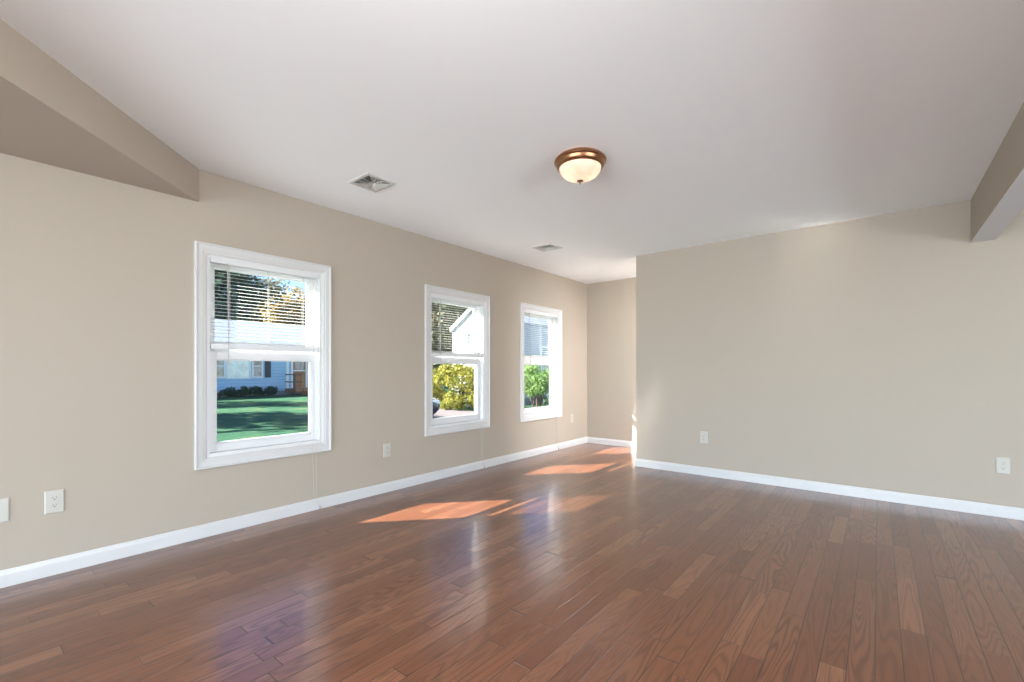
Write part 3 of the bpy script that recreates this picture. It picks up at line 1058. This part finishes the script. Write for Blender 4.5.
# ---- trees and bushes: leaf meshes round clumps, on branching trunks
def leaf_mesh(name, clumps, n, size, mat, parent, seed):
    rng = np.random.default_rng(seed)
    cl = np.array(clumps, dtype=float)          # x,y,z,r
    wgt = cl[:, 3] ** 2
    pick = rng.choice(len(cl), n, p=wgt / wgt.sum())
    d = rng.normal(size=(n, 3))
    d /= np.linalg.norm(d, axis=1)[:, None]
    rad = cl[pick, 3] * (0.55 + 0.5 * rng.random(n))
    c = cl[pick, :3] + d * rad[:, None] * np.array([1, 1, 0.85])
    nrm = d + rng.normal(size=(n, 3)) * 0.7 + np.array([0, 0, 0.3])
    nrm /= np.linalg.norm(nrm, axis=1)[:, None]
    u = np.cross(nrm, rng.normal(size=(n, 3)))
    u /= np.linalg.norm(u, axis=1)[:, None]
    w_ = np.cross(nrm, u)
    s_ = size * (0.6 + 0.8 * rng.random(n))[:, None]
    tip = nrm * s_ * 0.15
    v_ = np.stack([c - u * s_, c - w_ * s_ * 0.5 + tip, c + u * s_, c + w_ * s_ * 0.5 + tip], 1)
    off = np.array(world_loc(parent))
    v_ = v_.reshape(-1, 3)
    v_[:, 2] = np.maximum(v_[:, 2], GZ + 0.02)
    v_ = v_ - off
    me = bpy.data.meshes.new(name)
    me.from_pydata(v_.tolist(), [], [(4 * i, 4 * i + 1, 4 * i + 2, 4 * i + 3) for i in range(n)])
    me.update()
    me.materials.append(mat)
    o = bpy.data.objects.new(name, me)
    COL.objects.link(o)
    o.parent = parent
    return o


def crown_clumps(rng, c, rx, ry, rz, n, rr, cone=False):
    out = []
    for _ in range(n):
        while True:
            p = [rng.uniform(-1, 1) for _ in range(3)]
            q = p[0] ** 2 + p[1] ** 2 + p[2] ** 2
            if 0.12 < q < 1:
                break
        k = 1.0
        if cone:
            k = max(0.15, 1.0 - (p[2] + 1) / 2 * 0.8)
        out.append((c[0] + p[0] * rx * k, c[1] + p[1] * ry * k, c[2] + p[2] * rz, rr * rng.uniform(0.75, 1.3) * (0.6 + 0.4 * k)))
    return out


def tree(name, base, h, cz, rx, ry, rz, mat, label, seed, n=5000, nc=40, rr=None, size=0.12, tr=0.16, cone=False, stems=1, cat='tree'):
    rng = random.Random(seed)
    t = thing(name, (base[0], base[1], GZ), label, cat)
    z0 = GZ - 0.1
    cl = crown_clumps(rng, (base[0], base[1], GZ + cz), rx, ry, rz, nc, rr or min(rx, rz) * 0.36, cone)
    mb = MB()
    for s_ in range(stems):
        a_ = 2 * math.pi * s_ / max(stems, 1) + rng.random()
        sp = 0.0 if stems == 1 else 0.18
        dx, dy = math.cos(a_) * sp, math.sin(a_) * sp
        pts, rd = [], []
        for k in range(6):
            q = k / 5
            pts.append((base[0] + dx * (0.4 + q * 2.0) + rng.uniform(-1, 1) * tr * 0.4 * (k > 0), base[1] + dy * (0.4 + q * 2.0) + rng.uniform(-1, 1) * tr * 0.4 * (k > 0), z0 + (h * 0.82 + 0.1) * q))
            rd.append(tr * (1 - 0.78 * q))
        mb.tube(pts, rd, 8)
        for j in range(max(3, 9 // stems)):
            e = rng.choice(cl)
            q = rng.uniform(0.25, 0.85)
            i0 = int(q * 5)
            p0 = Vector(pts[i0])
            p1 = Vector(e[:3])
            if p1.z < p0.z:
                continue
            pm = (p0 + p1) / 2 + Vector((0, 0, 0.1 * (p1 - p0).length))
            mb.tube([p0, pm, p1], [rd[i0] * 0.55, rd[i0] * 0.35, rd[i0] * 0.12], 6)
    mb.build('trunk', M['bark'], t, smooth=True)
    leaf_mesh('crown', cl, n, size, M[mat], t, seed)
    return t


# behind the blue house
tree('tree', (-41.0, 12.6), 13, 8.2, 3.0, 3.0, 5.6, 'leaf_dark', 'tall dark tree rising behind the left of the blue house', 11, 9000, 60, 1.5, 0.26, 0.3)
tree('tree', (-47.5, 19.7), 11.5, 5.95, 3.4, 3.4, 4.2, 'leaf_olive', 'olive tree in the middle behind the blue house roof', 12, 7000, 50, 1.3, 0.24, 0.25)
tree('tree', (-40.7, 19.9), 8.4, 5.0, 2.4, 2.4, 3.35, 'leaf_gold', 'golden tree under open sky at the right behind the blue house', 13, 7000, 45, 1.1, 0.22, 0.22)
# beside the white house
tree('tree', (-22.5, 20.0), 11, 6.2, 3.3, 3.3, 5.2, 'leaf_olive', 'olive grey tree left of the white gabled house', 15, 10000, 60, 1.2, 0.20, 0.25)
tree('tree', (-27.8, 27.2), 11, 6.0, 3.2, 3.2, 5.4, 'leaf_dark', 'dark tree behind the olive one left of the white house', 16, 7000, 50, 1.3, 0.22, 0.25)
# small ornamental tree and foundation bush in the far window
tree('tree', (-9.75, 13.5), 1.5, 1.12, 0.85, 0.85, 0.62, 'leaf_green', 'small bright green multi-stemmed tree outside the farthest window', 17, 4200, 34, 0.26, 0.05, 0.035, stems=4)
# out on the left, shading the lawn
tree('tree', (-21.5, -3.2), 10, 6.5, 3.4, 3.4, 3.4, 'leaf_dark', 'large tree out of frame to the left shading the lawn', 18, 1600, 22, 1.2, 0.26, 0.25)
tree('tree', (-29.6, -2.4), 11, 7.0, 3.5, 3.5, 3.6, 'leaf_dark', 'second tree out of frame to the left by the blue house', 19, 1600, 22, 1.3, 0.28, 0.25)


def bush(name, c, rx, ry, rz, mat, label, seed, n, size, nc=40, rr=0.3, cat='bush'):
    rng = random.Random(seed)
    t = thing(name, (c[0], c[1], GZ), label, cat)
    cl = []
    for _ in range(nc):
        while True:
            p = [rng.uniform(-1, 1), rng.uniform(-1, 1), rng.uniform(0.0, 1)]
            if p[0] ** 2 + p[1] ** 2 + p[2] ** 2 < 1:
                break
        cl.append((c[0] + p[0] * rx, c[1] + p[1] * ry, GZ + 0.1 + p[2] * rz, rr * rng.uniform(0.7, 1.2)))
    for k in range(7):
        e = rng.choice(cl)
        MB().tube([(c[0] + (e[0] - c[0]) * 0.5, c[1] + (e[1] - c[1]) * 0.5, GZ - 0.05), ((e[0] + c[0]) / 2 + (e[0] - c[0]) * 0.2, (e[1] + c[1]) / 2 + (e[1] - c[1]) * 0.2, GZ + (e[2] - GZ) * 0.5), e[:3]], [0.02, 0.015, 0.006], 6).build('stem', M['bark'], t)
    leaf_mesh('foliage', cl, n, size, M[mat], t, seed)
    return t


bush('hedge', (-12.9, 12.6), 1.9, 1.15, 1.75, 'leaf_yellow', 'yellow-green sunlit hedge beyond the driveway, in the middle window', 31, 9000, 0.062, 80, 0.32)
bush('bush', (-10.55, 16.8), 0.7, 1.6, 1.25, 'leaf_dark', 'dark bush against the white house side, behind the small tree', 32, 3500, 0.06, 36, 0.3)
bush('hedge', (-28.0, 10.7), 0.30, 2.05, 0.42, 'leaf_shrub', 'low dark shrubs along the foot of the blue house', 33, 3000, 0.06, 46, 0.17)
